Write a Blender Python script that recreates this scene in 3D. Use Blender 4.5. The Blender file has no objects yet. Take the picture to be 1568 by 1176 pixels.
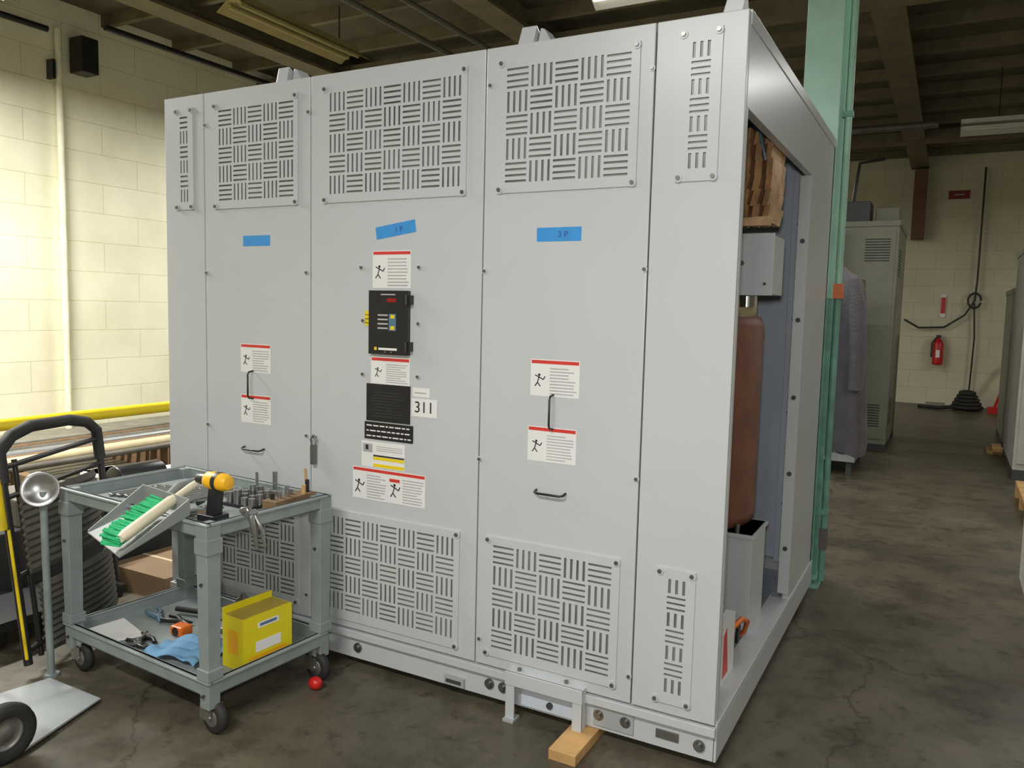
import bpy, math, random
from mathutils import Vector, Matrix
random.seed(4)
D=bpy.data
sc=bpy.context.scene
try: sc.view_settings.view_transform='Standard'
except: pass
def lin(c):
    r=[]
    for v in c:
        v=v/255.0
        r.append(v/12.92 if v<=.04045 else ((v+.055)/1.055)**2.4)
    return (r[0],r[1],r[2],1)
def mat(name,rgb,rough=.5,metal=0,var=.12,scale=6,bump=0,bscale=60,emit=0,spec=.5):
    m=D.materials.new(name);m.use_nodes=True;nt=m.node_tree;b=nt.nodes['Principled BSDF']
    c=lin(rgb)
    tc=nt.nodes.new('ShaderNodeTexCoord')
    n=nt.nodes.new('ShaderNodeTexNoise');n.inputs['Scale'].default_value=scale;n.inputs['Detail'].default_value=5
    nt.links.new(tc.outputs['Object'],n.inputs['Vector'])
    r=nt.nodes.new('ShaderNodeValToRGB')
    r.color_ramp.elements[0].position=.3;r.color_ramp.elements[1].position=.7
    r.color_ramp.elements[0].color=tuple(x*(1-var) for x in c[:3])+(1,)
    r.color_ramp.elements[1].color=tuple(min(1,x*(1+var)) for x in c[:3])+(1,)
    nt.links.new(n.outputs['Fac'],r.inputs['Fac']);nt.links.new(r.outputs['Color'],b.inputs['Base Color'])
    b.inputs['Roughness'].default_value=rough;b.inputs['Metallic'].default_value=metal
    b.inputs['Specular IOR Level'].default_value=spec
    if bump:
        n2=nt.nodes.new('ShaderNodeTexNoise');n2.inputs['Scale'].default_value=bscale
        nt.links.new(tc.outputs['Object'],n2.inputs['Vector'])
        bp=nt.nodes.new('ShaderNodeBump');bp.inputs['Strength'].default_value=bump;bp.inputs['Distance'].default_value=.01
        nt.links.new(n2.outputs['Fac'],bp.inputs['Height']);nt.links.new(bp.outputs['Normal'],b.inputs['Normal'])
    if emit:
        b.inputs['Emission Color'].default_value=c;b.inputs['Emission Strength'].default_value=emit
    return m
PAINT=mat('enclosure_paint',(192,196,198),.28,0,.02,2)
PAINT2=mat('enclosure_paint_inner',(204,212,222),.4,0,.04,3)
PAINT3=mat('base_hardware_paint',(162,167,168),.4,0,.06,9)
SCREEN=mat('vent_screen',(122,124,120),.35,.2,.4,5)
DARK=mat('gap_dark',(60,62,62),.6)
BOLT=mat('bolt_zinc',(130,130,126),.3,.8,.1,30)
WHITE=mat('label_white',(228,228,226),.4,0,.02)
RED=mat('label_red',(208,60,52),.4,0,.05)
BLACK=mat('black_plastic',(34,34,36),.35,0,.1)
INK=mat('ink',(40,40,42),.6)
GREYINK=mat('grey_text',(172,172,172),.6)
BLUE=mat('painters_tape',(50,142,212),.6,0,.06,30)
YEL=mat('yellow_paint',(232,204,30),.4,0,.06)
YBOX=mat('yellow_carton',(222,206,26),.45,0,.03)
COIL=mat('coil_resin',(118,74,56),.55,0,.2,8)
CREAM=mat('cream_insulation',(200,186,150),.5)
COPPER=mat('copper_bus',(205,165,122),.4,.2,.35,14)
CART=mat('cart_plastic_grey',(134,143,142),.45,0,.1,12)
STEEL=mat('tool_steel',(160,160,158),.3,.85,.1,30)
RUBBER=mat('rubber',(38,38,38),.7,0,.2)
ALU=mat('aluminium',(160,162,162),.4,.5,.1,10)
WOOD=mat('pine_wood',(190,150,96),.7,0,.2,10)
WOODD=mat('old_wood',(118,94,66),.7,0,.2,14)
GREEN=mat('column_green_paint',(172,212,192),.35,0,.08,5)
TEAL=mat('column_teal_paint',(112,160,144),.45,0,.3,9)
DGREEN=mat('brush_green',(40,180,115),.6,0,.2,60)
BEIGE=mat('brush_handle',(222,212,184),.5)
ORANGE=mat('orange_plastic',(226,110,30),.4)
DRILLY=mat('drill_yellow',(240,180,30),.4)
BLUECL=mat('blue_cloth',(110,156,192),.8,0,.2,14,.4,30)
CARD=mat('cardboard',(128,104,76),.8,0,.1)
COATM=mat('coat_fabric',(108,104,110),.9,0,.12,14,.3,60)
GCAB=mat('cabinet_grey_green',(132,134,116),.5,0,.08)
BROWN=mat('beam_brown',(108,98,74),.7,0,.2,5)
CEILM=mat('ceiling_deck',(92,86,66),.85,0,.25,3,.3,20)
CONC=mat('concrete_ledge',(130,126,112),.8,0,.25,6,.3,20)
PIPEM=mat('pipe_grey',(110,106,98),.5,.3,.2)
DUCT=mat('fixture_beige',(158,146,96),.6,0,.1)
REDP=mat('red_enamel',(190,30,26),.35)
TUBE=mat('fluorescent_tube',(255,250,240),.3,0,0,1,emit=3)
REFL=mat('fixture_white',(214,212,204),.4,0,.03)
LB=mat('panel_blue',(84,118,140),.4)

class M:
    def __init__(s,name): s.name=name;s.v=[];s.f=[];s.mi=[];s.sm=[];s.mats=[]
    def mid(s,m):
        if m not in s.mats: s.mats.append(m)
        return s.mats.index(m)
    def add(s,vs,fs,m,smooth=False):
        o=len(s.v);s.v+= [tuple(v) for v in vs];k=s.mid(m)
        for f in fs: s.f.append([o+i for i in f]);s.mi.append(k);s.sm.append(smooth)
    def hexa(s,p,m):
        s.add(p,[(0,3,2,1),(4,5,6,7),(0,1,5,4),(1,2,6,5),(2,3,7,6),(3,0,4,7)],m)
    def box(s,x0,x1,y0,y1,z0,z1,m,mx=None):
        p=[(x0,y0,z0),(x1,y0,z0),(x1,y1,z0),(x0,y1,z0),(x0,y0,z1),(x1,y0,z1),(x1,y1,z1),(x0,y1,z1)]
        if mx is not None: p=[mx@Vector(q) for q in p]
        s.hexa(p,m)
    def tube(s,path,r,m,n=10,cap=True,closed=False):
        P=[Vector(p) for p in path];rs=r if isinstance(r,(list,tuple)) else [r]*len(P)
        vs=[];up=None
        L=len(P)
        for i in range(L):
            if closed: t=(P[(i+1)%L]-P[i-1]).normalized()
            else:
                a=P[max(0,i-1)];b=P[min(L-1,i+1)];t=(b-a).normalized()
            if up is None:
                up=Vector((0,0,1)) if abs(t.z)<.9 else Vector((1,0,0))
            up=(up-t*up.dot(t)).normalized();sd=t.cross(up)
            for k in range(n):
                an=2*math.pi*k/n;vs.append(P[i]+(sd*math.cos(an)+up*math.sin(an))*rs[i])
        fs=[]
        for i in range(L if closed else L-1):
            j=(i+1)%L
            for k in range(n):
                k2=(k+1)%n;fs.append((i*n+k,i*n+k2,j*n+k2,j*n+k))
        s.add(vs,fs,m,True)
        if cap and not closed:
            s.add(vs[:n],[tuple(range(n))][::-1],m);s.add(vs[-n:],[tuple(range(n))],m)
    def cyl(s,a,b,r,m,n=16,r2=None): s.tube([a,b],[r,r if r2 is None else r2],m,n)
    def rev(s,prof,c,m,n=24,ax='z'):
        vs=[]
        for (r,h) in prof:
            for k in range(n):
                a=2*math.pi*k/n;x,y=r*math.cos(a),r*math.sin(a)
                q=(x,y,h) if ax=='z' else ((h,x,y) if ax=='x' else (x,h,y))
                vs.append((c[0]+q[0],c[1]+q[1],c[2]+q[2]))
        fs=[]
        for i in range(len(prof)-1):
            for k in range(n):
                k2=(k+1)%n;fs.append((i*n+k,i*n+k2,(i+1)*n+k2,(i+1)*n+k))
        s.add(vs,fs,m,True)
    def build(s,parent=None,bevel=0,loc=(0,0,0),rot=(0,0,0)):
        me=D.meshes.new(s.name);me.from_pydata(s.v,[],s.f)
        for m in s.mats: me.materials.append(m)
        for i,p in enumerate(me.polygons): p.material_index=s.mi[i];p.use_smooth=s.sm[i]
        me.update()
        import bmesh
        bm=bmesh.new();bm.from_mesh(me);bmesh.ops.recalc_face_normals(bm,faces=bm.faces);bm.to_mesh(me);bm.free()
        ob=D.objects.new(s.name,me);sc.collection.objects.link(ob)
        ob.location=loc;ob.rotation_euler=rot
        if bevel:
            b=ob.modifiers.new('bevel','BEVEL');b.width=bevel;b.segments=2;b.limit_method='ANGLE'
        if parent: ob.parent=parent
        return ob
def empty(name,loc=(0,0,0),rot=(0,0,0)):
    e=D.objects.new(name,None);sc.collection.objects.link(e);e.location=loc;e.rotation_euler=rot;e.empty_display_size=.1
    return e
def text(s,size,loc,rot,m,parent,name='lettering'):
    c=D.curves.new(name,'FONT');c.body=s;c.size=size;c.extrude=.0004;c.align_x='CENTER';c.align_y='CENTER'
    c.materials.append(m);o=D.objects.new(name,c);sc.collection.objects.link(o);o.location=loc;o.rotation_euler=rot;o.parent=parent
    return o
# ---------------- room ----------------
def wallmat(name,c1,c2,mort,axes,w=.4,h=.2):
    m=D.materials.new(name);m.use_nodes=True;nt=m.node_tree;b=nt.nodes['Principled BSDF'];b.inputs['Roughness'].default_value=.55
    tc=nt.nodes.new('ShaderNodeTexCoord');sp=nt.nodes.new('ShaderNodeSeparateXYZ');cb=nt.nodes.new('ShaderNodeCombineXYZ')
    nt.links.new(tc.outputs['Object'],sp.inputs[0]);nt.links.new(sp.outputs[axes],cb.inputs[0]);nt.links.new(sp.outputs[2],cb.inputs[1])
    br=nt.nodes.new('ShaderNodeTexBrick');br.inputs['Scale'].default_value=1;br.inputs['Brick Width'].default_value=w;br.inputs['Row Height'].default_value=h
    br.inputs['Mortar Size'].default_value=.005;br.inputs['Mortar Smooth'].default_value=.6
    br.inputs['Color1'].default_value=lin(c1);br.inputs['Color2'].default_value=lin(c2);br.inputs['Mortar'].default_value=lin(mort)
    nt.links.new(cb.outputs[0],br.inputs['Vector'])
    n=nt.nodes.new('ShaderNodeTexNoise');n.inputs['Scale'].default_value=1.6;n.inputs['Detail'].default_value=8;nt.links.new(tc.outputs['Object'],n.inputs['Vector'])
    r=nt.nodes.new('ShaderNodeValToRGB');r.color_ramp.elements[0].position=.3;r.color_ramp.elements[0].color=(.88,.87,.84,1);r.color_ramp.elements[1].position=.6;r.color_ramp.elements[1].color=(1,1,1,1)
    nt.links.new(n.outputs['Fac'],r.inputs['Fac'])
    mx=nt.nodes.new('ShaderNodeMixRGB');mx.blend_type='MULTIPLY';mx.inputs[0].default_value=1
    nt.links.new(br.outputs['Color'],mx.inputs[1]);nt.links.new(r.outputs['Color'],mx.inputs[2]);nt.links.new(mx.outputs[0],b.inputs['Base Color'])
    n2=nt.nodes.new('ShaderNodeTexNoise');n2.inputs['Scale'].default_value=25;nt.links.new(tc.outputs['Object'],n2.inputs['Vector'])
    md=nt.nodes.new('ShaderNodeMath');md.operation='MULTIPLY_ADD';md.inputs[1].default_value=-1.0
    nt.links.new(br.outputs['Fac'],md.inputs[0]);nt.links.new(n2.outputs['Fac'],md.inputs[2])
    bp=nt.nodes.new('ShaderNodeBump');bp.inputs['Strength'].default_value=.3;bp.inputs['Distance'].default_value=.006
    nt.links.new(md.outputs[0],bp.inputs['Height']);nt.links.new(bp.outputs['Normal'],b.inputs['Normal'])
    return m
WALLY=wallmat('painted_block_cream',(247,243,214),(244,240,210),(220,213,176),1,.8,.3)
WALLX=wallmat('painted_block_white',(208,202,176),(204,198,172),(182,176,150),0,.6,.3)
def floormat():
    m=D.materials.new('stained_concrete');m.use_nodes=True;nt=m.node_tree;b=nt.nodes['Principled BSDF']
    tc=nt.nodes.new('ShaderNodeTexCoord')
    def noise(sc_,det,rough=.6):
        n=nt.nodes.new('ShaderNodeTexNoise');n.inputs['Scale'].default_value=sc_;n.inputs['Detail'].default_value=det;n.inputs['Roughness'].default_value=rough
        nt.links.new(tc.outputs['Object'],n.inputs['Vector']);return n
    def ramp(src,p0,c0,p1,c1):
        r=nt.nodes.new('ShaderNodeValToRGB');r.color_ramp.elements[0].position=p0;r.color_ramp.elements[0].color=c0;r.color_ramp.elements[1].position=p1;r.color_ramp.elements[1].color=c1
        nt.links.new(src,r.inputs['Fac']);return r
    def mul(a,b_):
        x=nt.nodes.new('ShaderNodeMixRGB');x.blend_type='MULTIPLY';x.inputs[0].default_value=1;nt.links.new(a,x.inputs[1]);nt.links.new(b_,x.inputs[2]);return x
    n=noise(1.3,9,.65)
    r=ramp(n.outputs['Fac'],.3,lin((76,70,58)),.7,lin((110,103,86)))
    k=r.color_ramp.elements.new(.5);k.color=lin((94,88,73))
    r3=ramp(noise(14,6).outputs['Fac'],.28,(.5,.48,.45,1),.45,(1,1,1,1))
    r4=ramp(noise(3.2,7,.7).outputs['Fac'],.36,(.55,.53,.5,1),.52,(1,1,1,1))
    r5=ramp(noise(9.0,6,.7).outputs['Fac'],.6,(1,1,1,1),.75,(1.5,1.48,1.4,1))
    nd=noise(2.5,4)
    av=nt.nodes.new('ShaderNodeMixRGB');av.blend_type='ADD';av.inputs[0].default_value=.5
    nt.links.new(tc.outputs['Object'],av.inputs[1]);nt.links.new(nd.outputs['Color'],av.inputs[2])
    vo=nt.nodes.new('ShaderNodeTexVoronoi');vo.feature='DISTANCE_TO_EDGE';vo.inputs['Scale'].default_value=.42;nt.links.new(av.outputs[0],vo.inputs['Vector'])
    rc=ramp(vo.outputs['Distance'],0,(.55,.53,.5,1),.005,(1,1,1,1))
    o=mul(mul(mul(mul(r.outputs[0],r3.outputs[0]).outputs[0],r4.outputs[0]).outputs[0],r5.outputs[0]).outputs[0],rc.outputs[0])
    nt.links.new(o.outputs[0],b.inputs['Base Color'])
    rr=nt.nodes.new('ShaderNodeMapRange');rr.inputs['To Min'].default_value=.25;rr.inputs['To Max'].default_value=.55;nt.links.new(n.outputs['Fac'],rr.inputs[0]);nt.links.new(rr.outputs[0],b.inputs['Roughness'])
    return m
XL,XR,YB,YF,ZC=-7.2,7.5,-7,13.5,4.4
def slab(name,a,m):
    o=M(name);o.box(*a,m);return o.build()
slab('floor',(XL-.2,XR+.2,YB-.2,YF+.2,-.1,0),floormat())
slab('ceiling',(XL-.2,XR+.2,YB-.2,YF+.2,ZC,ZC+.1),CEILM)
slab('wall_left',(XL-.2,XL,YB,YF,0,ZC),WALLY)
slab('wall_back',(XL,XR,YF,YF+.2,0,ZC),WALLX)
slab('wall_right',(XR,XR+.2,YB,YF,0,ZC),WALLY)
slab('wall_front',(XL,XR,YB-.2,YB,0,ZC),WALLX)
o=M('ceiling_beams')
for x in (-5.9,-3.2,-.05,2.9,5.6): 
    o.box(x-.14,x+.14,YB,YF,ZC-.26,ZC-.23,BROWN);o.box(x-.02,x+.02,YB,YF,ZC-.24,ZC,BROWN)
y=YB+.5
while y<YF:
    o.box(XL,XR,y-.03,y+.03,ZC-.12,ZC,BROWN);y+=.85
o.box(XL,XR,4.9,5.12,ZC-.28,ZC-.12,BROWN);o.box(XL,XR,10.9,11.15,ZC-.28,ZC-.12,BROWN)
o.build()
# ---------------- enclosure ----------------
E=empty('transformer_enclosure')
ZB,ZT=.17,2.44
seams=[-2.64,-2.38,-1.75,-.92,-.29,0]
sh=M('frame')
sh.box(-2.64,-2.61,.012,2.05,ZB,ZT,PAINT)
sh.box(-2.64,0,.012,2.05,2.415,ZT-.001,PAINT)
sh.box(-2.64,0,2.02,2.05,ZB,ZT,PAINT2)
sh.box(-2.63,-.035,.013,.03,ZB+.005,ZT-.01,DARK)
sh.box(-.03,0,.021,2.05,2.155,ZT,PAINT)
sh.box(-.03,.004,.021,2.05,2.40,2.445,PAINT)
sh.box(-.05,-.0,1.34,1.36,.2,2.155,PAINT);sh.box(-.03,0,1.361,2.05,.17,2.155,PAINT)
sh.box(-.05,-.03,1.36,1.385,.2,2.155,PAINT)
for k in range(5):
    z=.42+k*.36
    sh.cyl((-.025,1.341,z),(-.025,1.336,z),.011,DARK,10)
sh.box(-.045,0,.0205,.045,.17,2.155,PAINT)
sh.box(-2.64,0,.012,.07,.155,.168,PAINT);sh.box(-2.64,0,.012,.022,.04,.155,PAINT);sh.box(-2.64,0,.022,.07,.04,.05,PAINT)
sh.box(-.09,0.006,.012,2.07,.155,.172,PAINT);sh.box(-.006,.006,.012,2.07,.04,.156,PAINT)
sh.box(-2.64,-2.58,.07,2.05,.04,.17,PAINT);sh.box(-2.64,0,1.98,2.07,.04,.17,PAINT)
sh.box(-2.58,-.09,.07,1.98,.10,.112,PAINT2)
sh.box(-2.645,.004,-.012,.012,.135,.165,PAINT)
sh.build(E,.002)
for i in range(5):
    p=M('front_panel_%d'%(i+1));a,b=seams[i]+(.0 if i==0 else .0025),seams[i+1]-(.0 if i==4 else .0025)
    p.box(a,b,-.004,.0125,ZB+.003,ZT,PAINT);p.build(E,.003)
def grille(nm,cx0,cx1,cz0,cz1,sx0,sx1,sz0,sz1,cols,rows,ph=0,n=4):
    g=M(nm);yf,yb=-.0105,-.0078
    g.box(cx0,sx0,yf,-.004,cz0,cz1,PAINT);g.box(sx1,cx1,yf,-.004,cz0,cz1,PAINT)
    g.box(sx0,sx1,yf,-.004,cz0,sz0,PAINT);g.box(sx0,sx1,yf,-.004,sz1,cz1,PAINT)
    w=(sx1-sx0)/cols;h=(sz1-sz0)/rows;e=.0045
    for i in range(cols):
        for j in range(rows):
            x=sx0+i*w;z=sz0+j*h
            if (i+j+ph)%2:
                g.box(x,x+e,yf,yb,z,z+h,PAINT);g.box(x+w-e,x+w,yf,yb,z,z+h,PAINT)
                pt=h/n;sl=pt*.38
                for k in range(n+1):
                    a=z+k*pt-(pt-sl)/2;b=a+(pt-sl);a=max(a,z);b=min(b,z+h)
                    g.box(x+e,x+w-e,yf,yb,a,b,PAINT)
            else:
                g.box(x,x+w,yf,yb,z,z+e,PAINT);g.box(x,x+w,yf,yb,z+h-e,z+h,PAINT)
                pt=w/n;sl=pt*.40
                for k in range(n+1):
                    a=x+k*pt-(pt-sl)/2;b=a+(pt-sl);a=max(a,x);b=min(b,x+w)
                    g.box(a,b,yf,yb,z+e,z+h-e,PAINT)
    g.box(sx0,sx1,-.0055,-.0042,sz0,sz1,SCREEN)
    for (x,z) in ((cx0+.012,cz0+.012),(cx1-.012,cz0+.012),(cx0+.012,cz1-.012),(cx1-.012,cz1-.012)):
        g.cyl((x,-.0105,z),(x,-.014,z),.014,PAINT,16);g.cyl((x,-.014,z),(x,-.02,z),.0075,BOLT,6)
    g.build(E)
grille('vent_top_1',-2.565,-2.445,1.935,2.385,-2.535,-2.475,1.965,2.355,1,6,0,3)
grille('vent_top_2',-2.315,-1.815,1.93,2.385,-2.285,-1.835,1.96,2.36,5,5,1)
grille('vent_top_3',-1.68,-.995,1.93,2.39,-1.65,-1.015,1.96,2.365,7,5)
grille('vent_top_4',-.865,-.34,1.93,2.39,-.835,-.365,1.96,2.365,5,5,1)
grille('vent_top_5',-.21,-.075,1.935,2.40,-.175,-.105,1.97,2.365,1,7,0,3)
grille('vent_bottom_1',-2.565,-2.445,.215,.67,-2.535,-2.475,.25,.64,1,6,0,3)
grille('vent_bottom_2',-2.315,-1.815,.215,.67,-2.285,-1.835,.245,.645,5,5,1)
grille('vent_bottom_3',-1.68,-.995,.205,.67,-1.65,-1.015,.24,.645,7,5)
grille('vent_bottom_4',-.88,-.345,.215,.675,-.85,-.37,.245,.65,5,5,1)
grille('vent_bottom_5',-.215,-.082,.21,.675,-.18,-.108,.245,.645,1,7,0,3)
b=M('panel_bolts')
for x,z in [(-2.37,1.65),(-1.77,1.65),(-1.48,1.67),(-1.2,1.67),(-1.47,1.46),(-1.2,1.455),(-1.47,1.245),(-1.2,1.25),(-.91,1.655),(-.3,1.66),(-.3,.96),(-.915,.96),(-2.37,.96),(-1.77,.965),(-2.37,2.3),(-1.76,2.3),(-.9,2.31),(-.3,2.3),(-.3,.27),(-.9,.27),(-1.77,.27)]:
    b.cyl((x,-.004,z),(x,-.0075,z),.011,PAINT,16);b.cyl((x,-.0075,z),(x,-.013,z),.0065,BOLT,6)
for x,z in [(-.86,.095),(-.80,.095),(-.41,.095),(-.31,.095),(-.05,.085),(-1.5,.09)]:
    b.cyl((x,.012,z),(x,.004,z),.02,BOLT,14);b.cyl((x,.006,z),(x,-.006,z),.012,BOLT,6)
b.build(E)
def label(nm,x0,x1,z0,z1,pict='l',hdr=True,big=False):
    l=M(nm);y=-.0046
    l.box(x0,x1,y,-.004,z0,z1,WHITE);w=x1-x0;h=z1-z0
    if hdr: l.box(x0+.003,x1-.003,y-.0004,y,z1-.015,z1-.003,RED)
    def person(px,pz,s):
        l.cyl((px,y-.0006,pz+.3*s),(px,y,pz+.3*s),.09*s,INK,10)
        for a in ((0,.2,-.12,-.2),(-.12,-.2,-.3,-.45),(-.12,-.2,.1,-.45),(0,.15,.3,.0),(.3,0,.42,.22),(0,.15,-.3,.28)):
            dx,dz=a[2]-a[0],a[3]-a[1];L=math.hypot(dx,dz);nx,nz=-dz/L*.035,dx/L*.035
            q=[(px+(a[0]+nx)*s,pz+(a[1]+nz)*s),(px+(a[0]-nx)*s,pz+(a[1]-nz)*s),(px+(a[2]-nx)*s,pz+(a[3]-nz)*s),(px+(a[2]+nx)*s,pz+(a[3]+nz)*s)]
            l.hexa([(u,y,v) for u,v in q]+[(u,y-.0006,v) for u,v in q],INK)
    def lines(a,b2,za,zb,n):
        st=(zb-za)/n
        for k in range(n):
            e=b2-(b2-a)*random.choice((0,.05,.1,.3))
            l.box(a,e,y-.0004,y,za+k*st,za+k*st+st*.38,GREYINK)
    top=z1-(.022 if hdr else .006)
    if big:
        for q in (0,.5):
            person(x0+w*(q+.09),z0+h*.42,h*.5);lines(x0+w*(q+.2),x0+w*(q+.48),z0+.008,top,9)
        l.box(x0+w*.52,x0+w*.66,y-.0006,y,z0+h*.66,z0+h*.76,RED)
    else:
        person(x0+w*.18,z0+h*.45,h*.42);lines(x0+w*.4,x1-.01,z0+.008,top,9)
    l.build(E)
label('warning_label_1',-2.16,-1.98,1.215,1.34);label('warning_label_2',-2.16,-1.98,.99,1.115)
label('warning_label_3',-1.425,-1.24,1.59,1.735);label('warning_label_4',-1.43,-1.24,1.21,1.318)
label('warning_label_5',-.71,-.52,1.215,1.345);label('warning_label_6',-.715,-.525,.98,1.105)
label('warning_label_7',-1.52,-1.16,.735,.865,big=True)
n=M('data_labels');y=-.0046
n.box(-1.475,-1.26,y,-.004,.87,.975,WHITE)
for k in range(3): n.box(-1.40,-1.27,y-.0004,y,.955-k*.008,.958-k*.008,GREYINK)
n.box(-1.415,-1.262,y-.0004,y,.915,.922,INK);n.box(-1.415,-1.262,y-.0006,y,.902,.914,YEL)
n.box(-1.415,-1.262,y-.0006,y,.873,.886,YEL);n.box(-1.468,-1.42,y-.0005,y,.93,.965,GREYINK);n.box(-1.455,-1.44,y-.0008,y,.94,.96,INK)
n.box(-1.46,-1.22,y-.001,-.004,.985,1.055,BLACK)
for k in range(3):
    x=-1.45
    while x<-1.24:
        w=random.uniform(.01,.03);n.box(x,min(x+w,-1.23),y-.0014,y-.001,.996+k*.021,1.001+k*.021,WHITE);x+=w+.006
n.box(-1.45,-1.235,-.0075,-.004,1.06,1.21,BLACK)
for k in range(9): n.box(-1.43+random.random()*.02,-1.26-random.random()*.04,-.0079,-.0075,1.08+k*.012,1.0815+k*.012,DARK)
n.box(-1.225,-1.145,y,-.004,1.172,1.207,WHITE);n.box(-1.215,-1.16,y-.0004,y,1.185,1.19,GREYINK)
n.box(-1.23,-1.11,y-.0005,-.004,1.095,1.165,WHITE)
n.build(E)
text('311',.062,(-1.17,-.0056,1.13),(math.pi/2,0,0),INK,E,'unit_number')
t=M('blue_tape_strips');y=-.0048
t.box(-2.14,-1.98,y,-.004,1.765,1.81,BLUE);t.box(-.70,-.53,y,-.004,1.757,1.805,BLUE)
mx=Matrix.Translation((-1.315,0,1.815))@Matrix.Rotation(math.radians(-8),4,'Y')
t.box(-.095,.095,y,-.004,-.024,.024,BLUE,mx)
t.build(E)
NAVY=mat('marker_ink',(40,84,140),.6)
text('3 P',.03,(-.6,-.0052,1.78),(math.pi/2,0,0),NAVY,E,'tape_writing')
text('1 P',.03,(-1.3,-.0052,1.815),(math.pi/2,math.radians(-8),0),NAVY,E,'tape_writing')
h=M('panel_handles')
def vh(x,z0,z1): h.tube([(x,-.004,z1),(x,-.03,z1-.004),(x,-.036,z1-.015),(x,-.036,z0+.015),(x,-.03,z0+.004),(x,-.004,z0)],.004,BLACK,8)
def hh(x0,x1,z): h.tube([(x0,-.004,z+.005),(x0+.002,-.025,z),(x0+.012,-.03,z-.002),(x1-.012,-.03,z-.002),(x1-.002,-.025,z),(x1,-.004,z+.005)],.0045,BLACK,8)
vh(-2.085,1.10,1.222);vh(-.618,1.10,1.222);hh(-2.14,-2.02,.875);hh(-.675,-.56,.87)
h.tube([(-1.72,-.02,.975),(-1.735,-.02,.955),(-1.73,-.02,.93),(-1.71,-.02,.93),(-1.705,-.02,.955),(-1.72,-.02,.975)],.004,BOLT,6)
h.box(-1.73,-1.71,-.03,-.01,.85,.93,BOLT);h.cyl((-1.72,-.004,.965),(-1.72,-.03,.965),.004,BOLT,8)
h.build(E)
c=M('temperature_controller')
c.box(-1.43,-1.24,-.022,-.004,1.33,1.58,BLACK)
for z in (1.545,1.365): c.box(-1.245,-1.225,-.028,-.004,z-.018,z+.018,BLACK);c.cyl((-1.24,-.03,z-.02),(-1.24,-.03,z+.02),.005,BLACK,8)
c.box(-1.34,-1.295,-.0228,-.022,1.535,1.55,mat('led_display',(150,30,30),.3))
c.box(-1.37,-1.30,-.0226,-.022,1.562,1.567,GREYINK)
for k in range(4): c.box(-1.385,-1.335,-.0226,-.022,1.43+k*.017,1.436+k*.017,GREYINK)
for k in range(3): c.box(-1.322,-1.302,-.0235,-.022,1.428+k*.022,1.442+k*.022,YEL if k!=1 else LB)
c.box(-1.33,-1.295,-.0232,-.022,1.424,1.49,LB)
c.box(-1.40,-1.388,-.0235,-.022,1.346,1.358,YEL);c.box(-1.38,-1.29,-.0226,-.022,1.347,1.356,WHITE)
for x in (-1.345,-1.315): c.cyl((x,-.022,1.34),(x,-.026,1.34),.004,STEEL,8)
c.box(-1.462,-1.436,-.006,-.004,1.44,1.50,YEL)
for k in range(3): c.box(-1.46,-1.438,-.0064,-.006,1.45+k*.016,1.453+k*.016,INK)
c.build(E,.0015)
for i,x in enumerate((-1.96,-.77,-.03)):
    l=M('lifting_lug_%d'%(i+1))
    w=.085
    l.hexa([(x-w,.06,2.44),(x+(w if i<2 else .03),.06,2.44),(x+(w if i<2 else .03),.14,2.44),(x-w,.14,2.44),(x-w,.06,2.462),(x+(w*.9 if i<2 else .03),.06,2.452),(x+(w*.9 if i<2 else .03),.14,2.452),(x-w,.14,2.462)],PAINT)
    l.hexa([(x-w,.09,2.44),(x-.02,.09,2.44),(x-.02,.20,2.44),(x-w,.20,2.44),(x-w*.7,.09,2.53),(x-.0,.09,2.53),(x-.02,.20,2.50),(x-w,.20,2.50)],PAINT)
    if i<2: l.hexa([(x-.02,.12,2.44),(x+w*.8,.12,2.44),(x+w*.8,.19,2.44),(x-.02,.19,2.44),(x-.0,.12,2.53),(x+.015,.12,2.525),(x+.015,.19,2.525),(x-.02,.19,2.53)],PAINT)
    l.build(E,.003)
j=M('jacking_bracket')
j.box(-.765,-.455,-.04,.012,.172,.19,PAINT)
j.box(-.765,-.455,-.045,-.034,.14,.19,PAINT)
for x in (-.762,-.492):
    j.box(x,x+.036,-.042,-.034,.0,.172,PAINT);j.box(x if x<-.6 else x+.028,x+.008 if x<-.6 else x+.036,-.04,.0,.0,.172,PAINT);j.box(x-.004,x+.04,-.055,-.0,0,.012,PAINT3)
for x in (-.72,-.53): j.cyl((x,-.015,.185),(x,-.015,.2),.008,BOLT,6)
j.box(-1.06,-.97,-.004,.012,.05,.085,PAINT3);j.box(-1.05,-.98,-.006,-.003,.06,.075,DARK)
j.box(-.72,-.5,.004,.0119,.05,.13,PAINT2);j.cyl((-.6,.004,.08),(-.6,-.006,.08),.012,DARK,10)
j.box(-.43,-.28,.005,.012,.055,.135,PAINT3);j.box(-.2,-.12,.005,.012,.075,.105,BOLT)
j.build(E,.002)
it=M('coils')
for cx in (-.52,-1.38,-2.2):
    it.rev([(0,.62),(.40,.62),(.405,.66),(.405,1.47),(.39,1.51),(.30,1.51)],(cx,1.0,0),COIL,48)
    it.rev([(.30,1.51),(.31,1.51),(.37,1.50),(.37,1.6),(.34,1.61),(.2,1.61),(.2,1.5)],(cx,1.0,0),CREAM,48)
    it.rev([(.2,.5),(.34,.5),(.34,.64)],(cx,1.0,0),CREAM,40)
it.build(E)
it=M('core_and_clamps')
it.box(-2.5,-.3,.85,1.15,1.62,1.85,GCAB);it.box(-2.5,-.2,.8,1.2,.2,.5,GCAB)
it.box(-.34,-.075,.82,1.10,.17,.60,PAINT);it.box(-.35,-.065,.81,1.11,.585,.60,PAINT)
it.cyl((-.2,.82,.5),(-.2,.80,.5),.02,BOLT,8)
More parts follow.
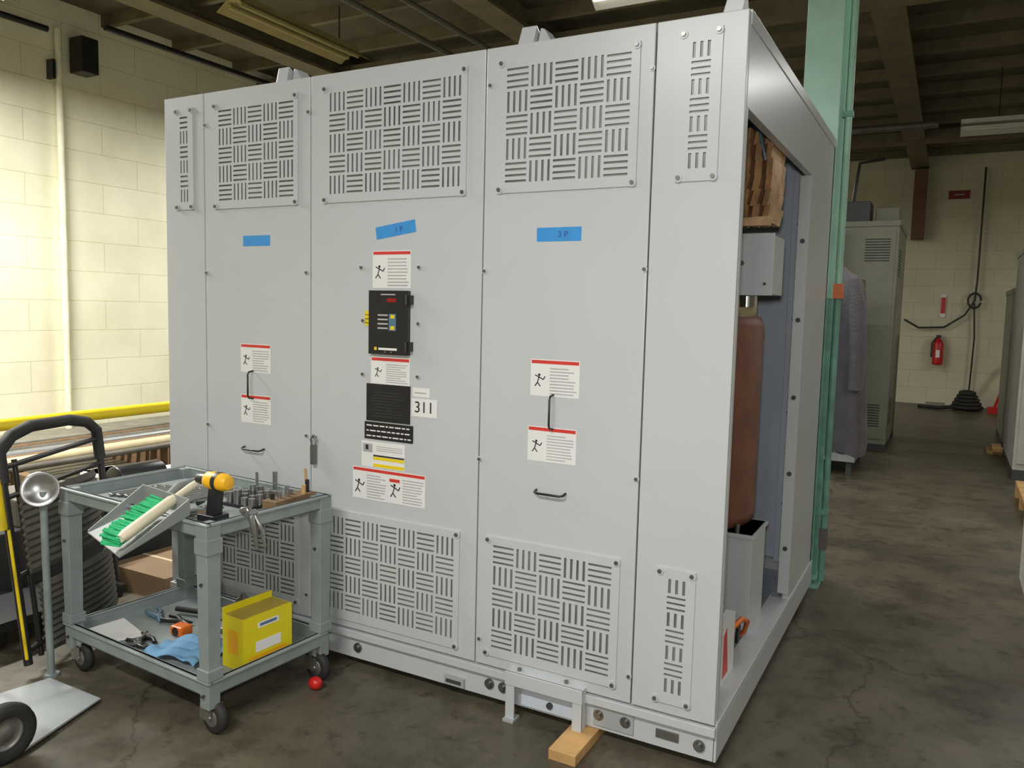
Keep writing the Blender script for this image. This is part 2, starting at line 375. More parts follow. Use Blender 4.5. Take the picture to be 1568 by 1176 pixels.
it.cyl((-.14,.83,.60),(-.14,.83,.64),.01,BOLT,8)
it.box(-.26,-.028,.68,.92,1.60,1.83,PAINT);it.box(-.27,-.02,.672,.68,1.595,1.835,PAINT)
it.cyl((-.05,.672,1.64),(-.05,.668,1.64),.006,DARK,8);it.cyl((-.14,.672,1.72),(-.14,.666,1.72),.01,BOLT,8)
it.cyl((-.14,.8,1.55),(-.14,.8,1.6),.03,BOLT,10)
it.box(-.18,-.1,1.94,2.02,.17,2.4,PAINT2);it.box(-.55,-.5,1.94,2.02,.17,2.4,PAINT2)
for z in (.5,1.0,1.5,2.0): it.cyl((-.14,1.94,z),(-.14,1.93,z),.012,DARK,8)
it.build(E,.002)
it=M('copper_busbars')
for k in range(5):
    x=-.245+k*.044
    for s in range(6):
        z0=1.88+s*.058;dx=.006*math.sin(s*1.4+k)
        it.hexa([(x+dx,.66,z0),(x+.026+dx,.64,z0),(x+.026+dx,.9,z0),(x+dx,.9,z0),(x+.008,.66,z0+.062),(x+.034,.64,z0+.062),(x+.034,.9,z0+.062),(x+.008,.9,z0+.062)],COPPER)
    it.cyl((x+.012,.65,2.22),(x+.012,.65,2.26),.008,BLACK,8)
it.hexa([(-.255,.63,1.86),(-.035,.63,1.86),(-.035,.66,1.86),(-.255,.66,1.86),(-.255,.63,1.885),(-.035,.63,1.895),(-.035,.66,1.895),(-.255,.66,1.885)],COPPER)
it.box(-.26,-.03,.7,.9,2.25,2.28,BLACK)
it.tube([(-.25,.65,2.33),(-.15,.62,2.28),(-.08,.6,2.2),(-.06,.62,2.1)],.005,LB,6)
it.build(E)
it=M('carton_inside');it.box(-.085,-.05,.27,.46,.174,.40,WHITE);it.hexa([(-.0499,.29,.2),(-.049,.29,.2),(-.049,.37,.2),(-.0499,.37,.2),(-.0499,.29,.36),(-.049,.29,.36),(-.049,.33,.38),(-.0499,.33,.38)],RED)
it.tube([(-.08,.5,.30),(-.05,.58,.33),(-.04,.64,.30),(-.06,.68,.24),(-.1,.75,.185)],.01,ORANGE,8)
it.tube([(-.12,.48,.30),(-.08,.54,.32),(-.07,.62,.28),(-.09,.7,.185)],.009,BLACK,8);it.build(E)
w=M('wood_block');w.box(-.51,-.41,-.19,.3,.0,.038,WOOD);w.build(None,.002)
# -------------- cart --------------
CT=empty('utility_cart',(-2.02,-.375,0),(0,0,math.radians(-4)))
L,W=.46,.285
def tray(nm,zt,dep):
    t=M(nm);zb=zt-dep
    t.box(-L,L,-W,W,zb,zb+.012,CART)
    t.box(-L,L,-W,-W+.018,zb,zt,CART);t.box(-L,L,W-.018,W,zb,zt,CART)
    t.box(-L,-L+.018,-W,W,zb,zt,CART);t.box(L-.018,L,-W,W,zb,zt,CART)
    t.box(-L-.008,L+.008,-W-.008,-W+.02,zt-.012,zt,CART);t.box(-L-.008,L+.008,W-.02,W+.008,zt-.012,zt,CART)
    t.box(-L-.008,-L+.02,-W,W,zt-.012,zt,CART);t.box(L-.02,L+.008,-W,W,zt-.012,zt,CART)
    t.build(CT,.005)
tray('top_tray',.765,.055);tray('bottom_tray',.205,.06)
lg=M('legs')
for sx in (-1,1):
    for sy in (-1,1):
        x,y=sx*(L-.024),sy*(W-.024)
        lg.hexa([(x-.024,y-.024,.10),(x+.024,y-.024,.10),(x+.024,y+.024,.10),(x-.024,y+.024,.10),(x-.03,y-.03,.762),(x+.03,y-.03,.762),(x+.03,y+.03,.762),(x-.03,y+.03,.762)],CART)
        lg.box(x-.034,x+.034,y-.034,y+.034,.655,.71,CART);lg.box(x-.032,x+.032,y-.032,y+.032,.205,.245,CART)
        for z in (.15,.55): lg.cyl((x,y-.024,z),(x,y-.036,z),.006,DARK,8)
lg.build(CT,.008)
for i,(sx,sy) in enumerate(((-1,-1),(1,-1),(-1,1),(1,1))):
    c=M('caster_%d'%(i+1));x,y=sx*(L-.04),sy*(W-.04)
    c.cyl((x,y,.10),(x,y,.145),.028,STEEL,14)
    c.box(x-.03,x+.03,y-.026,y-.022,.05,.11,STEEL);c.box(x-.03,x+.03,y+.022,y+.026,.05,.11,STEEL);c.box(x-.03,x+.03,y-.026,y+.026,.104,.11,STEEL)
    c.rev([(0,-.018),(.045,-.018),(.058,-.012),(.06,0),(.058,.012),(.045,.018),(0,.018)],(x+.02,y,.06),RUBBER,24,'y')
    c.rev([(0,-.02),(.03,-.02),(.032,-.018)],(x+.02,y,.06),STEEL,18,'y')
    c.cyl((x+.02,y-.03,.06),(x+.02,y+.03,.06),.010,STEEL,10);c.build(CT)
TZ=.7225
w=M('wrench_set')
for i in range(11):
    x=-2.36+i*.034;y0=-.50+i*.01;l=.18+.006*i
    a=Vector((x,y0,TZ+.008));b=Vector((x+.04,y0+l,TZ+.012));w.tube([a,b],[.007,.007],STEEL,6)
    w.rev([(.006,-.004),(.015,-.004),(.015,.004),(.006,.004)],tuple(a),STEEL,12);w.rev([(.007,-.004),(.017,-.004),(.017,.004),(.007,.004)],tuple(b),STEEL,12)
w.build()
s=M('socket_set')
s.box(-1.88,-1.72,-.36,-.20,TZ+.0,TZ+.012,BLACK)
for i in range(4):
    for k in range(4):
        hh_=random.uniform(.02,.06);s.cyl((-1.87+i*.04+.01,-.34+k*.04,TZ+.012),(-1.87+i*.04+.01,-.34+k*.04,TZ+.012+hh_),.014,STEEL,10)
s.cyl((-1.85,-.21,TZ+.012),(-1.85,-.21,TZ+.11),.006,STEEL,8);s.cyl((-1.80,-.16,TZ+.0),(-1.80,-.16,TZ+.11),.010,STEEL,8)
s.build()
s=M('wooden_bit_block');s.box(-1.665,-1.595,-.36,-.14,TZ,TZ+.05,WOODD)
for k in range(6):
    hh_=random.uniform(.015,.05);xx=-1.63+random.uniform(-.02,.02)
    s.cyl((xx,-.33+k*.034,TZ+.05),(xx,-.33+k*.034,TZ+.05+hh_),.009,random.choice((BLACK,STEEL,STEEL,WOOD)),8)
s.cyl((-1.63,-.155,TZ+.05),(-1.645,-.15,TZ+.14),.006,WOOD,8)
s.build(None,.002)
d=M('cordless_drill');dx,dy=-1.67,-.585
d.box(dx-.045,dx+.04,dy-.035,dy+.035,TZ+.0,TZ+.045,BLACK)
d.hexa([(dx-.02,dy-.018,TZ+.045),(dx+.025,dy-.018,TZ+.045),(dx+.025,dy+.018,TZ+.045),(dx-.02,dy+.018,TZ+.045),(dx-.005,dy-.018,TZ+.14),(dx+.035,dy-.018,TZ+.14),(dx+.035,dy+.018,TZ+.14),(dx-.005,dy+.018,TZ+.14)],BLACK)
d.rev([(0,.062),(.024,.06),(.031,.045),(.033,-.02),(.03,-.045),(.02,-.05),(.02,-.06),(.017,-.095),(.01,-.1),(0,-.1)],(dx+.02,dy,TZ+.165),DRILLY,20,'x')
d.rev([(.0215,-.048),(.0215,-.06),(.018,-.096),(.008,-.102),(0,-.102)],(dx+.02,dy,TZ+.165),BLACK,20,'x')
d.rev([(.0335,.02),(.034,.01),(.0335,0)],(dx+.02,dy,TZ+.165),BLACK,20,'x')
d.build(None,.002)
s=M('loose_hand_tools')
for i in range(18):
    x=random.uniform(-1.90,-1.80);y=random.uniform(-.56,-.40);a=random.uniform(0,3.14);l=random.uniform(.03,.08)
    if i%2: x=random.uniform(-1.95,-1.93);y=random.uniform(-.5,-.2);l=.03
    m=random.choice((STEEL,BLACK,STEEL,BOLT,WOODD));z=TZ+.012
    s.tube([(x-l*math.cos(a)*.6,y-l*math.sin(a)*.6,z),(x,y,z),(x+l*math.cos(a)*.6,y+l*math.sin(a)*.6,z)],[.010,.007,.004],m,8)
s.build()
s=M('locking_pliers');x,y=-1.535,-.56
s.tube([(x-.02,y,.79),(x+.01,y,.80),(x+.025,y,.77),(x+.03,y+.01,.72),(x+.035,y+.015,.66)],[.012,.014,.012,.009,.006],STEEL,8)
s.tube([(x-.03,y+.01,.775),(x+.02,y+.02,.78),(x+.045,y+.03,.72),(x+.05,y+.04,.66)],[.008,.01,.008,.006],STEEL,8)
s.cyl((x+.02,y-.012,.785),(x+.02,y+.025,.785),.012,STEEL,10);s.build()
s=M('magnetic_parts_dish')
cen=Vector((-2.50,-.71,.77))
s.tube([(-2.50,-.69,.0),(-2.505,-.695,.5),(-2.50,-.70,.76)],.014,CART,10);s.cyl((-2.50,-.69,0),(-2.50,-.69,.012),.03,CART,18)
n_=Vector((.75,-.6,.25)).normalized();rm=n_.to_track_quat('Z','Y').to_matrix().to_4x4();rm.translation=cen
tmp=M('t');tmp.rev([(0,-.012),(.03,-.012),(.055,.0),(.07,.012),(.066,.014),(.05,.004),(.02,-.006),(0,-.006)],(0,0,0),STEEL,28)
s.add([rm@Vector(v) for v in tmp.v],tmp.f,STEEL,True);s.build()
PANM=mat('dustpan_grey',(132,138,134),.5)
s=M('dustpan')
A=Vector((-2.07,-.80,.685));B=Vector((-1.72,-.92,.685));C_=Vector((-1.70,-.66,.772));F=Vector((-2.03,-.60,.772))
up=Vector((0,0,.004))
s.hexa([A,B,C_,F,A+up,B+up,C_+up,F+up],PANM)
def wall(p,q,h1,h2,o):
    o=Vector(o);s.hexa([p,q,q+o,p+o,p+Vector((0,0,h1)),q+Vector((0,0,h2)),q+o+Vector((0,0,h2)),p+o+Vector((0,0,h1))],PANM)
wall(B,C_,.01,.06,(-.005,0,0));wall(A,F,.01,.06,(.005,0,0));wall(F,C_,.06,.06,(0,-.005,0))
s.tube([(-1.86,-.63,.81),(-1.9,-.55,.83),(-1.94,-.42,.83)],[.014,.016,.012],PANM,10)
s.build(None,.001)
s=M('hand_brush')
a=Vector((-1.745,-.90,.74));b=Vector((-1.80,-.66,.81));c=Vector((-1.84,-.5,.85))
s.tube([a,a.lerp(b,.1),b,b.lerp(c,.2),c.lerp(b,.3),c],[.014,.02,.02,.013,.015,.011],BEIGE,12)
side=Vector((-.8,-.25,.12)).normalized()
for k in range(26):
    p=a.lerp(b,k/25*.92)
    for q in range(5):
        st=p+Vector((0,0,.008-.008*q))
        en=st+side*.07+Vector((random.uniform(-.006,.006),random.uniform(-.01,.01),random.uniform(-.008,.008)))
        s.tube([st,en],[.004,.0055],DGREEN,5)
s.build()
BZ=.158
bx=M('yellow_carton');R=Matrix.Translation((-1.66,-.39,BZ))@Matrix.Rotation(math.radians(-4),4,'Z')
bx.box(-.06,.06,-.115,.115,0,.20,YBOX,R)
bx.box(.0601,.0608,-.06,.06,.06,.1,WHITE,R);bx.box(.0601,.0606,-.05,.05,.15,.172,WHITE,R);bx.box(.0607,.061,-.04,.04,.156,.167,LB,R)
bx.box(-.052,.05,-.11,.11,.2001,.2008,mat('carton_top',(170,150,60),.6),R);bx.box(.0602,.0607,-.09,.09,.02,.05,DRILLY,R)
bx.box(-.06,-.054,-.115,.115,.2,.225,YBOX,R)
bx.box(-.03,.03,-.1156,-.115,.06,.15,DRILLY,R)
bx.build(None,.002)
s=M('white_paper');s.hexa([(-2.45,-.58,BZ+.002),(-2.26,-.61,BZ+.002),(-2.2,-.48,BZ+.002),(-2.42,-.42,BZ+.002),(-2.45,-.58,BZ+.006),(-2.26,-.61,BZ+.012),(-2.2,-.48,BZ+.006),(-2.42,-.42,BZ+.01)],WHITE);s.build()
def cloth(nm,x0,x1,y0,y1,z,m,amp,seed):
    random.seed(seed);N=14;vs=[];fs=[]
    ph=[random.uniform(0,6) for _ in range(6)]
    for i in range(N+1):
        for k in range(N+1):
            u=i/N;v=k/N
            zz=amp*(abs(math.sin(u*7+ph[0]+v*2))*.6+abs(math.sin(v*9+ph[1]-u*3))*.5)
            e=1+.06*math.sin(5*v+ph[2])
            vs.append((x0+(x1-x0)*u*e,y0+(y1-y0)*v+.015*math.sin(u*6+ph[3]),z+zz))
    for i in range(N):
        for k in range(N): a=i*(N+1)+k;fs.append((a,a+1,a+N+2,a+N+1))
    o=M(nm);o.add(vs,fs,m,True);ob=o.build();so=ob.modifiers.new('s','SOLIDIFY');so.thickness=.003;return ob
cloth('blue_shop_towel',-2.04,-1.78,-.60,-.40,BZ+.004,BLUECL,.03,3)
s=M('tape_measure');s.box(-2.13,-2.06,-.42,-.36,BZ,BZ+.04,ORANGE);s.cyl((-2.095,-.422,BZ+.02),(-2.095,-.418,BZ+.02),.018,BLACK,16);s.build(None,.008)
s=M('pliers_and_cutters')
def plier(x,y,a,l,m):
    ca,sa=math.cos(a),math.sin(a)
    for sg in (-1,1):
        s.tube([(x-l*ca-sg*.025*sa,y-l*sa+sg*.025*ca,BZ+.012),(x-l*.5*ca-sg*.022*sa,y-l*.5*sa+sg*.022*ca,BZ+.014),(x,y,BZ+.012),(x+.05*ca+sg*.01*sa,y+.05*sa-sg*.01*ca,BZ+.012)],[.009,.010,.012,.004],m,8)
    s.cyl((x,y,BZ+.004),(x,y,BZ+.022),.012,STEEL,10)
plier(-2.17,-.50,2.6,.08,BLACK);plier(-2.3,-.34,-.4,.1,LB);plier(-2.18,-.32,.1,.09,BLACK);plier(-2.13,-.57,.2,.07,BLACK)
s.tube([(-2.3,-.25,BZ+.02),(-2.1,-.2,BZ+.02)],.012,RUBBER,8)
s.tube([(-2.0,-.30,BZ+.012),(-1.85,-.26,BZ+.012)],.01,STEEL,8);s.build()
s=M('spray_can');s.rev([(0,0),(.03,0),(.03,.1),(.022,.115),(.012,.118),(.012,.13),(0,.13)],(-1.97,-.18,BZ),STEEL,18);s.build()
s=M('plastic_plug');s.rev([(0,-.028),(.016,-.024),(.025,-.01),(.025,.01),(.016,.024),(0,.026)],(-1.52,-.225,.026),REDP,18,'x');s.build()
F_=empty('folding_platform_truck')
s=M('frame')
p0=Vector((-2.56,-.74,0));p1=Vector((-2.93,-.08,0));ln=Vector((-.13,-.02,.0))
def up_(p,z): return p+ln*(z/.9)+Vector((0,0,z))
s.tube([up_(p0,.05),up_(p0,.80)],.017,BLACK,10);s.tube([up_(p1,.05),up_(p1,.80)],.017,BLACK,10)
loop=[up_(p0,.78),up_(p0,.90)]+[up_(p0.lerp(p1,.12),.955),up_(p0.lerp(p1,.3),.975),up_(p0.lerp(p1,.7),.96),up_(p0.lerp(p1,.9),.93),up_(p1,.88),up_(p1,.74)]
s.tube(loop,.026,RUBBER,12)
d_=(p1-p0)
s.tube([up_(p0+d_*.12,.05),up_(p0+d_*.12,.86)],.011,BLACK,8)
s.tube([up_(p0-Vector((.0,.03,0)),.60),up_(p0-Vector((.0,.03,0)),.80)],.024,YEL,10)
s.tube([up_(p0,.08)+Vector((.018,-.012,0)),up_(p0,.6)+Vector((.018,-.012,0))],.007,YEL,6)
for z in (.1,.4,.72,.84): s.tube([up_(p0,z),up_(p1,z)],.012,BLACK,8)
s.build(F_)
PADM=mat('pad_mat',(80,78,70),.7,0,.2,12)
for nm,z0,z1,off in (('pad_upper',.40,.70,0),('pad_lower',.06,.33,.06)):
    o=M(nm);N=16;R_=10
    vs=[];fs=[]
    for i in range(N+1):
        for k in range(R_*2+1):
            u=i/N;v=k/(R_*2)
            bulge=.10*math.sin(math.pi*u);rb=.010*(k%2)
            z=z0+(z1-z0)*v+.03*math.sin(math.pi*u)
            vs.append(up_(p0.lerp(p1,.1+off+u*.75),z)+Vector((.8,.5,0))*(bulge+rb))
    K=R_*2+1
    for i in range(N):
        for k in range(K-1): a=i*K+k;fs.append((a,a+1,a+K+1,a+K))
    o.add(vs,fs,PADM,False);ob=o.build(F_);q=ob.modifiers.new('s','SOLIDIFY');q.thickness=.02
s=M('deck');s.box(-3.25,-2.85,-.75,-.1,.10,.14,BLACK)
for x in (-3.18,-2.92):
    for y in (-.68,-.16): s.rev([(0,-.015),(.045,-.015),(.05,0),(.045,.015),(0,.015)],(x,y,.05),RUBBER,18,'x')
s.build(F_)
H=empty('hand_truck')
s=M('frame')
s.hexa([(-2.52,-1.08,.012),(-2.02,-1.08,.012),(-2.14,-.72,.008),(-2.46,-.72,.008),(-2.52,-1.08,.02),(-2.02,-1.08,.02),(-2.14,-.72,.014),(-2.46,-.72,.014)],PAINT3)
for x in (-2.25,-2.48): s.tube([(x,-1.03,.02),(x,-1.06,.2),(x-.01,-1.2,.9),(x-.01,-1.3,1.15)],.014,ALU,10)
for z,y in ((.25,-1.07),(.6,-1.13),(.9,-1.2)): s.tube([(-2.25,y,z),(-2.48,y,z)],.012,ALU,8)
s.tube([(-2.26,-1.3,1.15),(-2.28,-1.33,1.2),(-2.46,-1.33,1.2),(-2.49,-1.3,1.15)],.016,RUBBER,10)
s.tube([(-2.02,-1.13,.1),(-2.55,-1.13,.1)],.01,STEEL,8);s.box(-2.27,-2.24,-1.13,-1.03,.08,.14,ALU)
s.build(H)
for i,x in enumerate((-2.03,-2.57)):
    s=M('wheel_%d'%(i+1));s.rev([(.055,-.02),(.08,-.028),(.095,-.02),(.1,0),(.095,.02),(.08,.028),(.055,.02)],(x,-1.13,.1),RUBBER,32,'x')
    s.rev([(0,.012),(.02,.012),(.03,.004),(.05,.008),(.058,.018),(.06,-.018),(.05,-.008),(.02,-.012),(0,-.012)],(x,-1.13,.1),STEEL,28,'x');s.build(H)
s=M('guard_rail')
s.tube([(-4,-6.5,.81),(-4,3.6,.81)],.035,YEL,12);s.tube([(-4,-6.5,.40),(-4,-.1,.40)],.03,YEL,12)
for y in (-6.4,-4,-1.9,-.15,3.5): s.tube([(-4,y,0),(-4,y,.81)],.035,YEL,12);s.box(-4.08,-3.92,y-.08,y+.08,0,.01,YEL)
s.build()
s=M('concrete_curb');s.box(-7.18,-6.7,-6,8,0,.22,CONC);s.build(None,.01)
s=M('pipe_rack')
for y in (-.5,.9,2.3,3.6):
    s.box(-6.5,-5.3,y-.04,y+.04,0,.2,WOODD)
for i in range(9):
    x=-6.4+i*.11+random.uniform(-.02,.02);r=random.choice((.03,.045,.05,.025))
    s.tube([(x,-1.2-random.random(),.2+r),(x,4.0+random.random(),.2+r)],r,random.choice((PIPEM,PIPEM,ALU,WOODD,CREAM)),10)
s.build()
s=M('wooden_pallet')
for i in range(7): s.box(-5.25+i*.16,-5.13+i*.16,-.6,.6,.11,.13,WOODD)
for y in (-.55,0,.5): s.box(-5.25,-4.17,y,y+.05,0,.11,WOODD)
s.build()
s=M('electric_motor');s.rev([(0,-.2),(.1,-.2),(.13,-.16),(.13,.16),(.1,.2),(0,.2)],(-4.75,.1,.27),RUBBER,20,'y');s.box(-4.9,-4.6,-.08,.25,.135,.17,RUBBER);s.box(-4.68,-4.58,0,.15,.36,.44,PIPEM);s.build(None,.004)
s=M('machine_parts_crate');s.box(-3.8,-3.35,-.5,.9,0,.38,RUBBER);s.box(-3.75,-3.4,-.3,.1,.38,.52,PIPEM);s.rev([(0,-.15),(.09,-.15),(.09,.15),(0,.15)],(-3.58,.5,.47),BLACK,18,'y');s.build(None,.01)
s=M('cardboard_box');s.box(-3.25,-2.8,.08,.5,0,.12,CARD);s.box(-3.25,-2.8,.28,.30,.12,.122,CREAM);s.build(None,.003)
s=M('white_bottle');s.rev([(0,-.13),(.05,-.13),(.055,-.11),(.055,.07),(.03,.11),(.02,.12),(.02,.15),(0,.15)],(-5.25,2.0,.055),WHITE,18,'y');s.build()
s=M('small_parts_box');s.box(-5.2,-4.95,1.2,1.45,0,.2,REFL);s.box(-5.21,-4.94,1.19,1.46,.17,.2,WHITE);s.build(None,.003)
s=M('red_funnel');s.rev([(.01,0),(.02,.1),(.08,.2)],(-4.9,2.0,0),REDP,16);s.build()
s=M('wall_conduit');s.tube([(-7.13,2.32,.22),(-7.13,2.32,4.1)],.03,mat('cream_paint',(246,242,212),.5),12);s.build()
s=M('wall_speaker');s.box(-7.15,-6.95,2.44,2.62,3.72,4.06,BLACK);s.box(-7.199,-7.14,2.5,2.56,3.85,3.95,BLACK);s.build(None,.01)
s=M('wall_bracket');s.box(-7.199,-7.1,2.24,2.27,3.62,3.8,BLACK);s.build()
def conduit(path,r,m):
    s=M('overhead_conduit');s.tube(path,r,m,8);s.build()
conduit([(-7.1,-6,4.06),(-7.1,2.2,4.06)],.03,BLACK);conduit([(-6.6,2.45,4.08),(-6.6,12,4.08)],.03,BLACK)
conduit([(-4.05,-6,4.08),(-4.05,13,4.08)],.03,PIPEM);conduit([(-3.6,-6,4.08),(-3.6,13,4.08)],.025,PIPEM)
conduit([(.6,8.6,3.75),(7.4,8.6,3.75)],.02,BLACK);conduit([(-6,9,3.95),(.3,9,3.95)],.05,PIPEM)
def fixture(x,y,along,L_=2.4,lit=True,z=3.6,power=0,body=None,wd=.17):
    s=M('fluorescent_fixture');h=L_/2
    def bx_(a0,a1,b0,b1,z0,z1,m):
        if along=='x': s.box(x+a0,x+a1,y+b0,y+b1,z0,z1,m)
        else: s.box(x+b0,x+b1,y+a0,y+a1,z0,z1,m)
    m=body or (REFL if lit else DUCT)
    bx_(-h,h,-.05,.05,z+.06,z+.12,m)
    for sg in (-1,1):
        pts=[(-h,sg*.04,z+.07),(h,sg*.04,z+.07),(h,sg*wd,z-.01),(-h,sg*wd,z-.01)]
        q=[((x+a,y+b_,c) if along=='x' else (x+b_,y+a,c)) for a,b_,c in pts]
        s.hexa([Vector(v) for v in q]+[Vector(v)+Vector((0,0,.006)) for v in q],m)
    for o_ in (-.06,.06):
        a=(x-h+.03,y+o_,z+.03) if along=='x' else (x+o_,y-h+.03,z+.03)
        b=(x+h-.03,y+o_,z+.03) if along=='x' else (x+o_,y+h-.03,z+.03)
        s.cyl(a,b,.018,TUBE if lit else m,10)
    for e in (-h*.7,h*.7):
        a=(x+e,y) if along=='x' else (x,y+e)
        s.tube([(a[0],a[1],z+.12),(a[0],a[1],ZC-.12)],.006,BLACK,6)
    s.build()
    if lit and power:
        l=D.lights.new('tube_light','AREA');l.shape='RECTANGLE';l.size=L_-.1;l.size_y=.24;l.energy=power;l.color=(1,.985,.95)
        o=D.objects.new('tube_light',l);sc.collection.objects.link(o);o.location=(x,y,z-.015)
        if along=='y': o.rotation_euler=(0,0,math.pi/2)
fixture(-.66,2.95,'x',power=55,z=3.74)
fixture(1.75,7.9,'x',lit=False,body=REFL,wd=.26,z=3.62)
fixture(4.6,9,'y',power=85)  # added out of view; carries the light taken off the unlit fixture
fixture(2.25,4.9,'x',power=45)
fixture(-5.5,-.3,'y',power=340)
fixture(-5.5,5.5,'y',power=130)
fixture(-.6,-3.6,'x',power=175)  # unseen fixture added behind the camera to light the enclosure front
fixture(3.6,-1,'y',power=60)
fixture(-3,9.5,'x',power=50)
fixture(-4.58,2.9,'y',1.5,False,3.85)
s=M('green_steel_column')
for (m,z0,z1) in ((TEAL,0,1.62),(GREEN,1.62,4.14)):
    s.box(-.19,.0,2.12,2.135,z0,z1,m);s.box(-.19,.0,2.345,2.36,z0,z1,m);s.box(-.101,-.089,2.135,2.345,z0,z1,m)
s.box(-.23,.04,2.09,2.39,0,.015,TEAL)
s.build(None,.003)
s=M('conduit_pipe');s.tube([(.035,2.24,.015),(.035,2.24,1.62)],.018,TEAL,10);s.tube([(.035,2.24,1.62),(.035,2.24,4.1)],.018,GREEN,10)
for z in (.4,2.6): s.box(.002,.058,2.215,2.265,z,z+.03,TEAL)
s.box(.012,.06,2.21,2.27,1.62,1.70,ORANGE);s.box(.014,.058,2.215,2.265,.2,.32,PIPEM)
s.build()
s=M('hanging_coat')
N=40;vs=[];fs=[];rings=[(1.84,.02,.02),(1.81,.05,.03),(1.77,.11,.05),(1.68,.135,.07),(1.5,.13,.08),(1.2,.13,.085),(.9,.14,.09),(.7,.14,.09),(.62,.13,.085)]
for j_,(z,a,b_) in enumerate(rings):
    for k in range(N):
        t_=2*math.pi*k/N;f=1+.13*min(1,j_/3)*math.sin(7*t_+z*2)+.05*math.sin(13*t_+3*z)
        vs.append((-.05+a*f*math.cos(t_)+.05*(1.8-z),3.1+b_*f*math.sin(t_),z+.02*math.sin(3*t_)*(j_==8)))
for j_ in range(len(rings)-1):
    for k in range(N): fs.append((j_*N+k,j_*N+(k+1)%N,(j_+1)*N+(k+1)%N,(j_+1)*N+k))
s.add(vs,fs,COATM,True)
s.tube([(-.13,3.05,1.76),(-.15,3.03,1.6),(-.14,3.02,1.3),(-.12,3.0,1.02)],[.04,.055,.055,.05],COATM,14)
s.tube([(.03,3.06,1.76),(.06,3.04,1.6),(.08,3.03,1.3),(.08,3.02,1.05)],[.04,.055,.055,.05],COATM,14)
s.build()
s=M('coat_hook_stand');s.tube([(-.05,3.12,1.845),(-.05,3.12,1.95),(-.05,2.7,1.97),(-.095,2.37,1.97)],.012,STEEL,8);s.build()
def rackcab(x0,x1,y0,y1,z0,z1,m):
    s=M('electrical_cabinet')
    s.box(x0,x1,y0,y1,z0,z1,m)
    s.box(x0+.03,x1-.03,y0-.012,y0,z0+.06,z1-.12,m)
    s.box(x0-.01,x1+.01,y0-.02,y1+.01,z1-.06,z1,m)
    for k in range(9): s.box(x1-.34,x1-.08,y0-.016,y0-.012,z1-.45+k*.03,z1-.437+k*.03,DARK);s.box(x1,x1+.004,y0+.2,y0+.6,z1-.6+k*.035,z1-.585+k*.035,DARK)
    for k in range(9): s.box(x1-.34,x1-.08,y0-.016,y0-.012,z0+.2+k*.03,z0+.213+k*.03,DARK);s.box(x1,x1+.004,y0+.2,y0+.6,z0+.2+k*.035,z0+.215+k*.035,DARK)
    s.box(x0+.1,x0+.14,y0-.03,y0-.012,1.1,1.35,BLACK)
    s.box(x0,x1,y0,y1,0,z0,DARK)
    s.build(None,.004)
rackcab(-.62,.03,7.4,8.9,.08,2.6,GCAB);rackcab(-1.4,-.7,7.0,8.6,.08,2.5,GCAB)
rackcab(1.2,2.2,6.4,7.9,.1,2.26,mat('cabinet_grey_light',(165,166,158),.5))
rackcab(1.22,2.2,8.4,9.9,.1,1.9,GCAB)
s=M('storage_shelf')
s.box(-1.2,-.12,5.6,6.6,.14,.24,ALU);s.box(-1.2,-.2,5.7,6.5,.24,1.9,PIPEM)
for x in (-1.15,-.2): 
    for y in (5.65,6.5): s.box(x,x+.05,y,y+.05,0,.14,DARK)
s.build(None,.004)
s=M('rooftop_equipment');s.box(-.55,-.3,7.6,8.0,2.6,2.85,BLACK);s.box(-.25,.0,7.7,8.2,2.6,2.78,GCAB)
s.tube([(-.5,7.7,2.85),(-.45,7.7,3.3),(-.2,7.8,3.35)],.02,BLACK,8);s.build(None,.01)
s=M('brown_downpipe');s.box(-.12,.08,13.2,13.45,2.9,4.1,mat('rust',(110,76,58),.7));s.tube([(.02,13.3,2.9),(.05,13.3,3.0)],.04,BROWN,8);s.build()
s=M('fire_extinguisher');s.rev([(0,.72),(.08,.72),(.085,.75),(.085,1.08),(.06,1.14),(.03,1.17),(.025,1.2),(0,1.2)],(.43,13.38,0),REDP,20)
s.box(.39,.47,13.34,13.42,1.2,1.24,BLACK);s.tube([(.4,13.36,1.2),(.33,13.34,1.1),(.33,13.34,.85)],.015,BLACK,8);s.box(.4,.46,13.285,13.296,.85,.98,WHITE);s.box(.4,.46,13.46,13.499,.9,1.2,STEEL);s.build()
s=M('wall_sign');s.box(.42,.74,13.47,13.499,3.60,3.74,mat('sign_maroon',(120,30,28),.5));s.box(.5,.66,13.466,13.47,3.66,3.68,GREYINK);s.build()
s=M('extinguisher_sign');s.box(.42,.5,13.47,13.499,1.55,1.95,WHITE);s.box(.425,.495,13.465,13.47,1.62,1.9,REDP);s.build()
s=M('hanging_cable')
pts=[(-.14,13.4,1.5),(.1,13.4,1.36),(.5,13.4,1.38),(.8,13.4,1.6),(.93,13.4,1.85),(.95,13.4,2.2),(.95,13.4,4.1)]
s.tube(pts,.018,BLACK,6);s.tube([(.93,13.42,1.8),(.97,13.42,1.2),(.95,13.42,.3)],.016,BLACK,6)
s.tube([(.93+.1*math.cos(t*.6),13.4,1.85+.13*math.sin(t*.6)) for t in range(11)],.02,BLACK,6);s.build()
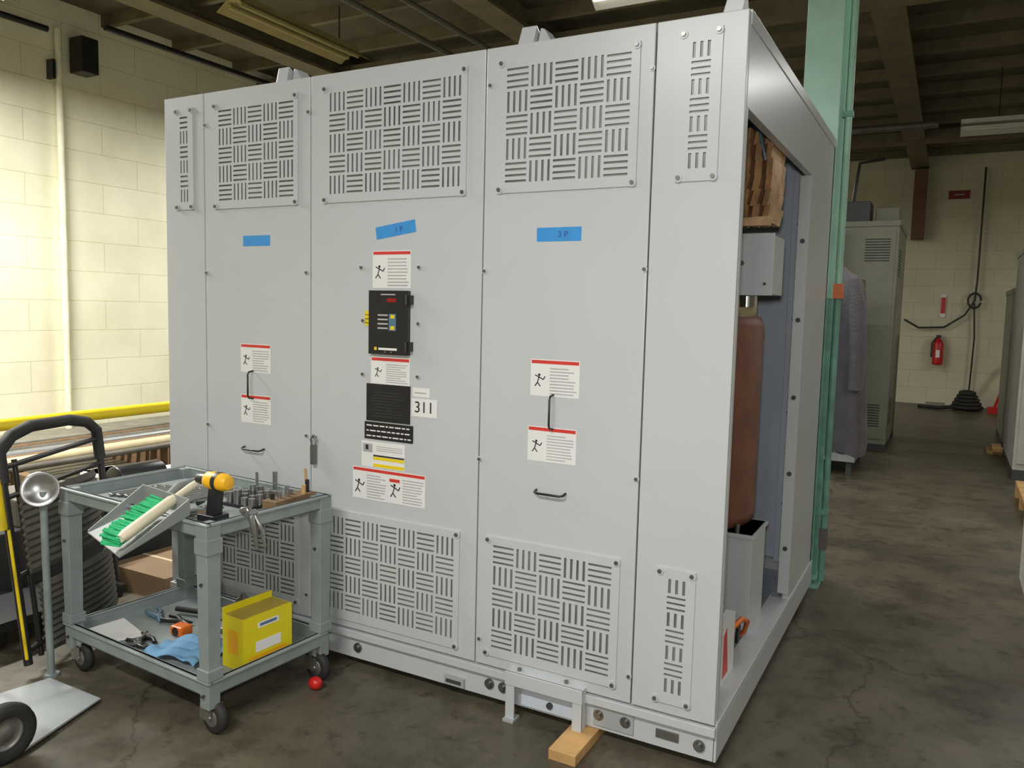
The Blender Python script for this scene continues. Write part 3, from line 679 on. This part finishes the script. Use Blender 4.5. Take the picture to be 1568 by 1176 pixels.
s=M('cable_reel_pile')
for k in range(5): s.tube([(.92+(.22-.03*k)*math.cos(t*.42),12.9+.2*math.sin(t*.42),.05+.06*k) for t in range(15)],.035,RUBBER,8,True,True)
s.tube([(.2,12.8,.03),(.5,12.6,.04),(.75,12.8,.05)],.03,RUBBER,8);s.box(.3,.6,12.85,13.1,0,.08,GCAB);s.build()
s=M('red_broom');s.tube([(1.33,12.7,.08),(1.6,13.2,.9)],.04,REDP,8);s.box(1.22,1.42,12.62,12.77,0,.1,REDP);s.build()
s=M('carton_stack');s.box(1.05,1.6,1.76,3.0,.0,.48,REFL);s.box(1.048,1.05,1.9,2.3,.2,.28,RED);s.box(1.05,1.6,2.35,2.4,.48,.482,CARD);s.build(None,.004)
s=M('wood_pallet')
for i in range(5): s.box(1.18+i*.2,1.34+i*.2,4.5,5.6,.11,.135,WOOD)
for y in (4.5,5.0,5.5): s.box(1.18,2.14,y,y+.09,0,.11,WOOD)
s.build()
s=M('scrap_wood');s.box(1.05,1.3,8.0,8.3,0,.04,WOOD);s.box(1.1,1.2,7.9,8.35,.04,.08,WOOD);s.build()
l=D.lights.new('camera_flash','AREA');l.size=.08;l.energy=26;l.color=(1,.99,.98)
o=D.objects.new('camera_flash',l);sc.collection.objects.link(o)
R3=Matrix(((.8765,-.0656,.4769),(.4810,.0709,-.8739),(.0235,.9954,.0937)))
cam=D.cameras.new('camera');cam.lens=28.03;cam.sensor_width=36;cam.sensor_fit='HORIZONTAL'
co=D.objects.new('camera',cam);sc.collection.objects.link(co)
q=R3.to_quaternion();q.normalize()
co.rotation_mode='QUATERNION';co.rotation_quaternion=q;co.location=(.592,-2.528,1.52)
o.rotation_mode='QUATERNION';o.rotation_quaternion=q;o.location=(.60,-2.60,1.62)
cam.clip_start=.05
sc.camera=co
w=D.worlds.new('world');sc.world=w;w.use_nodes=True;w.node_tree.nodes['Background'].inputs[0].default_value=(.5,.5,.48,1);w.node_tree.nodes['Background'].inputs[1].default_value=.3
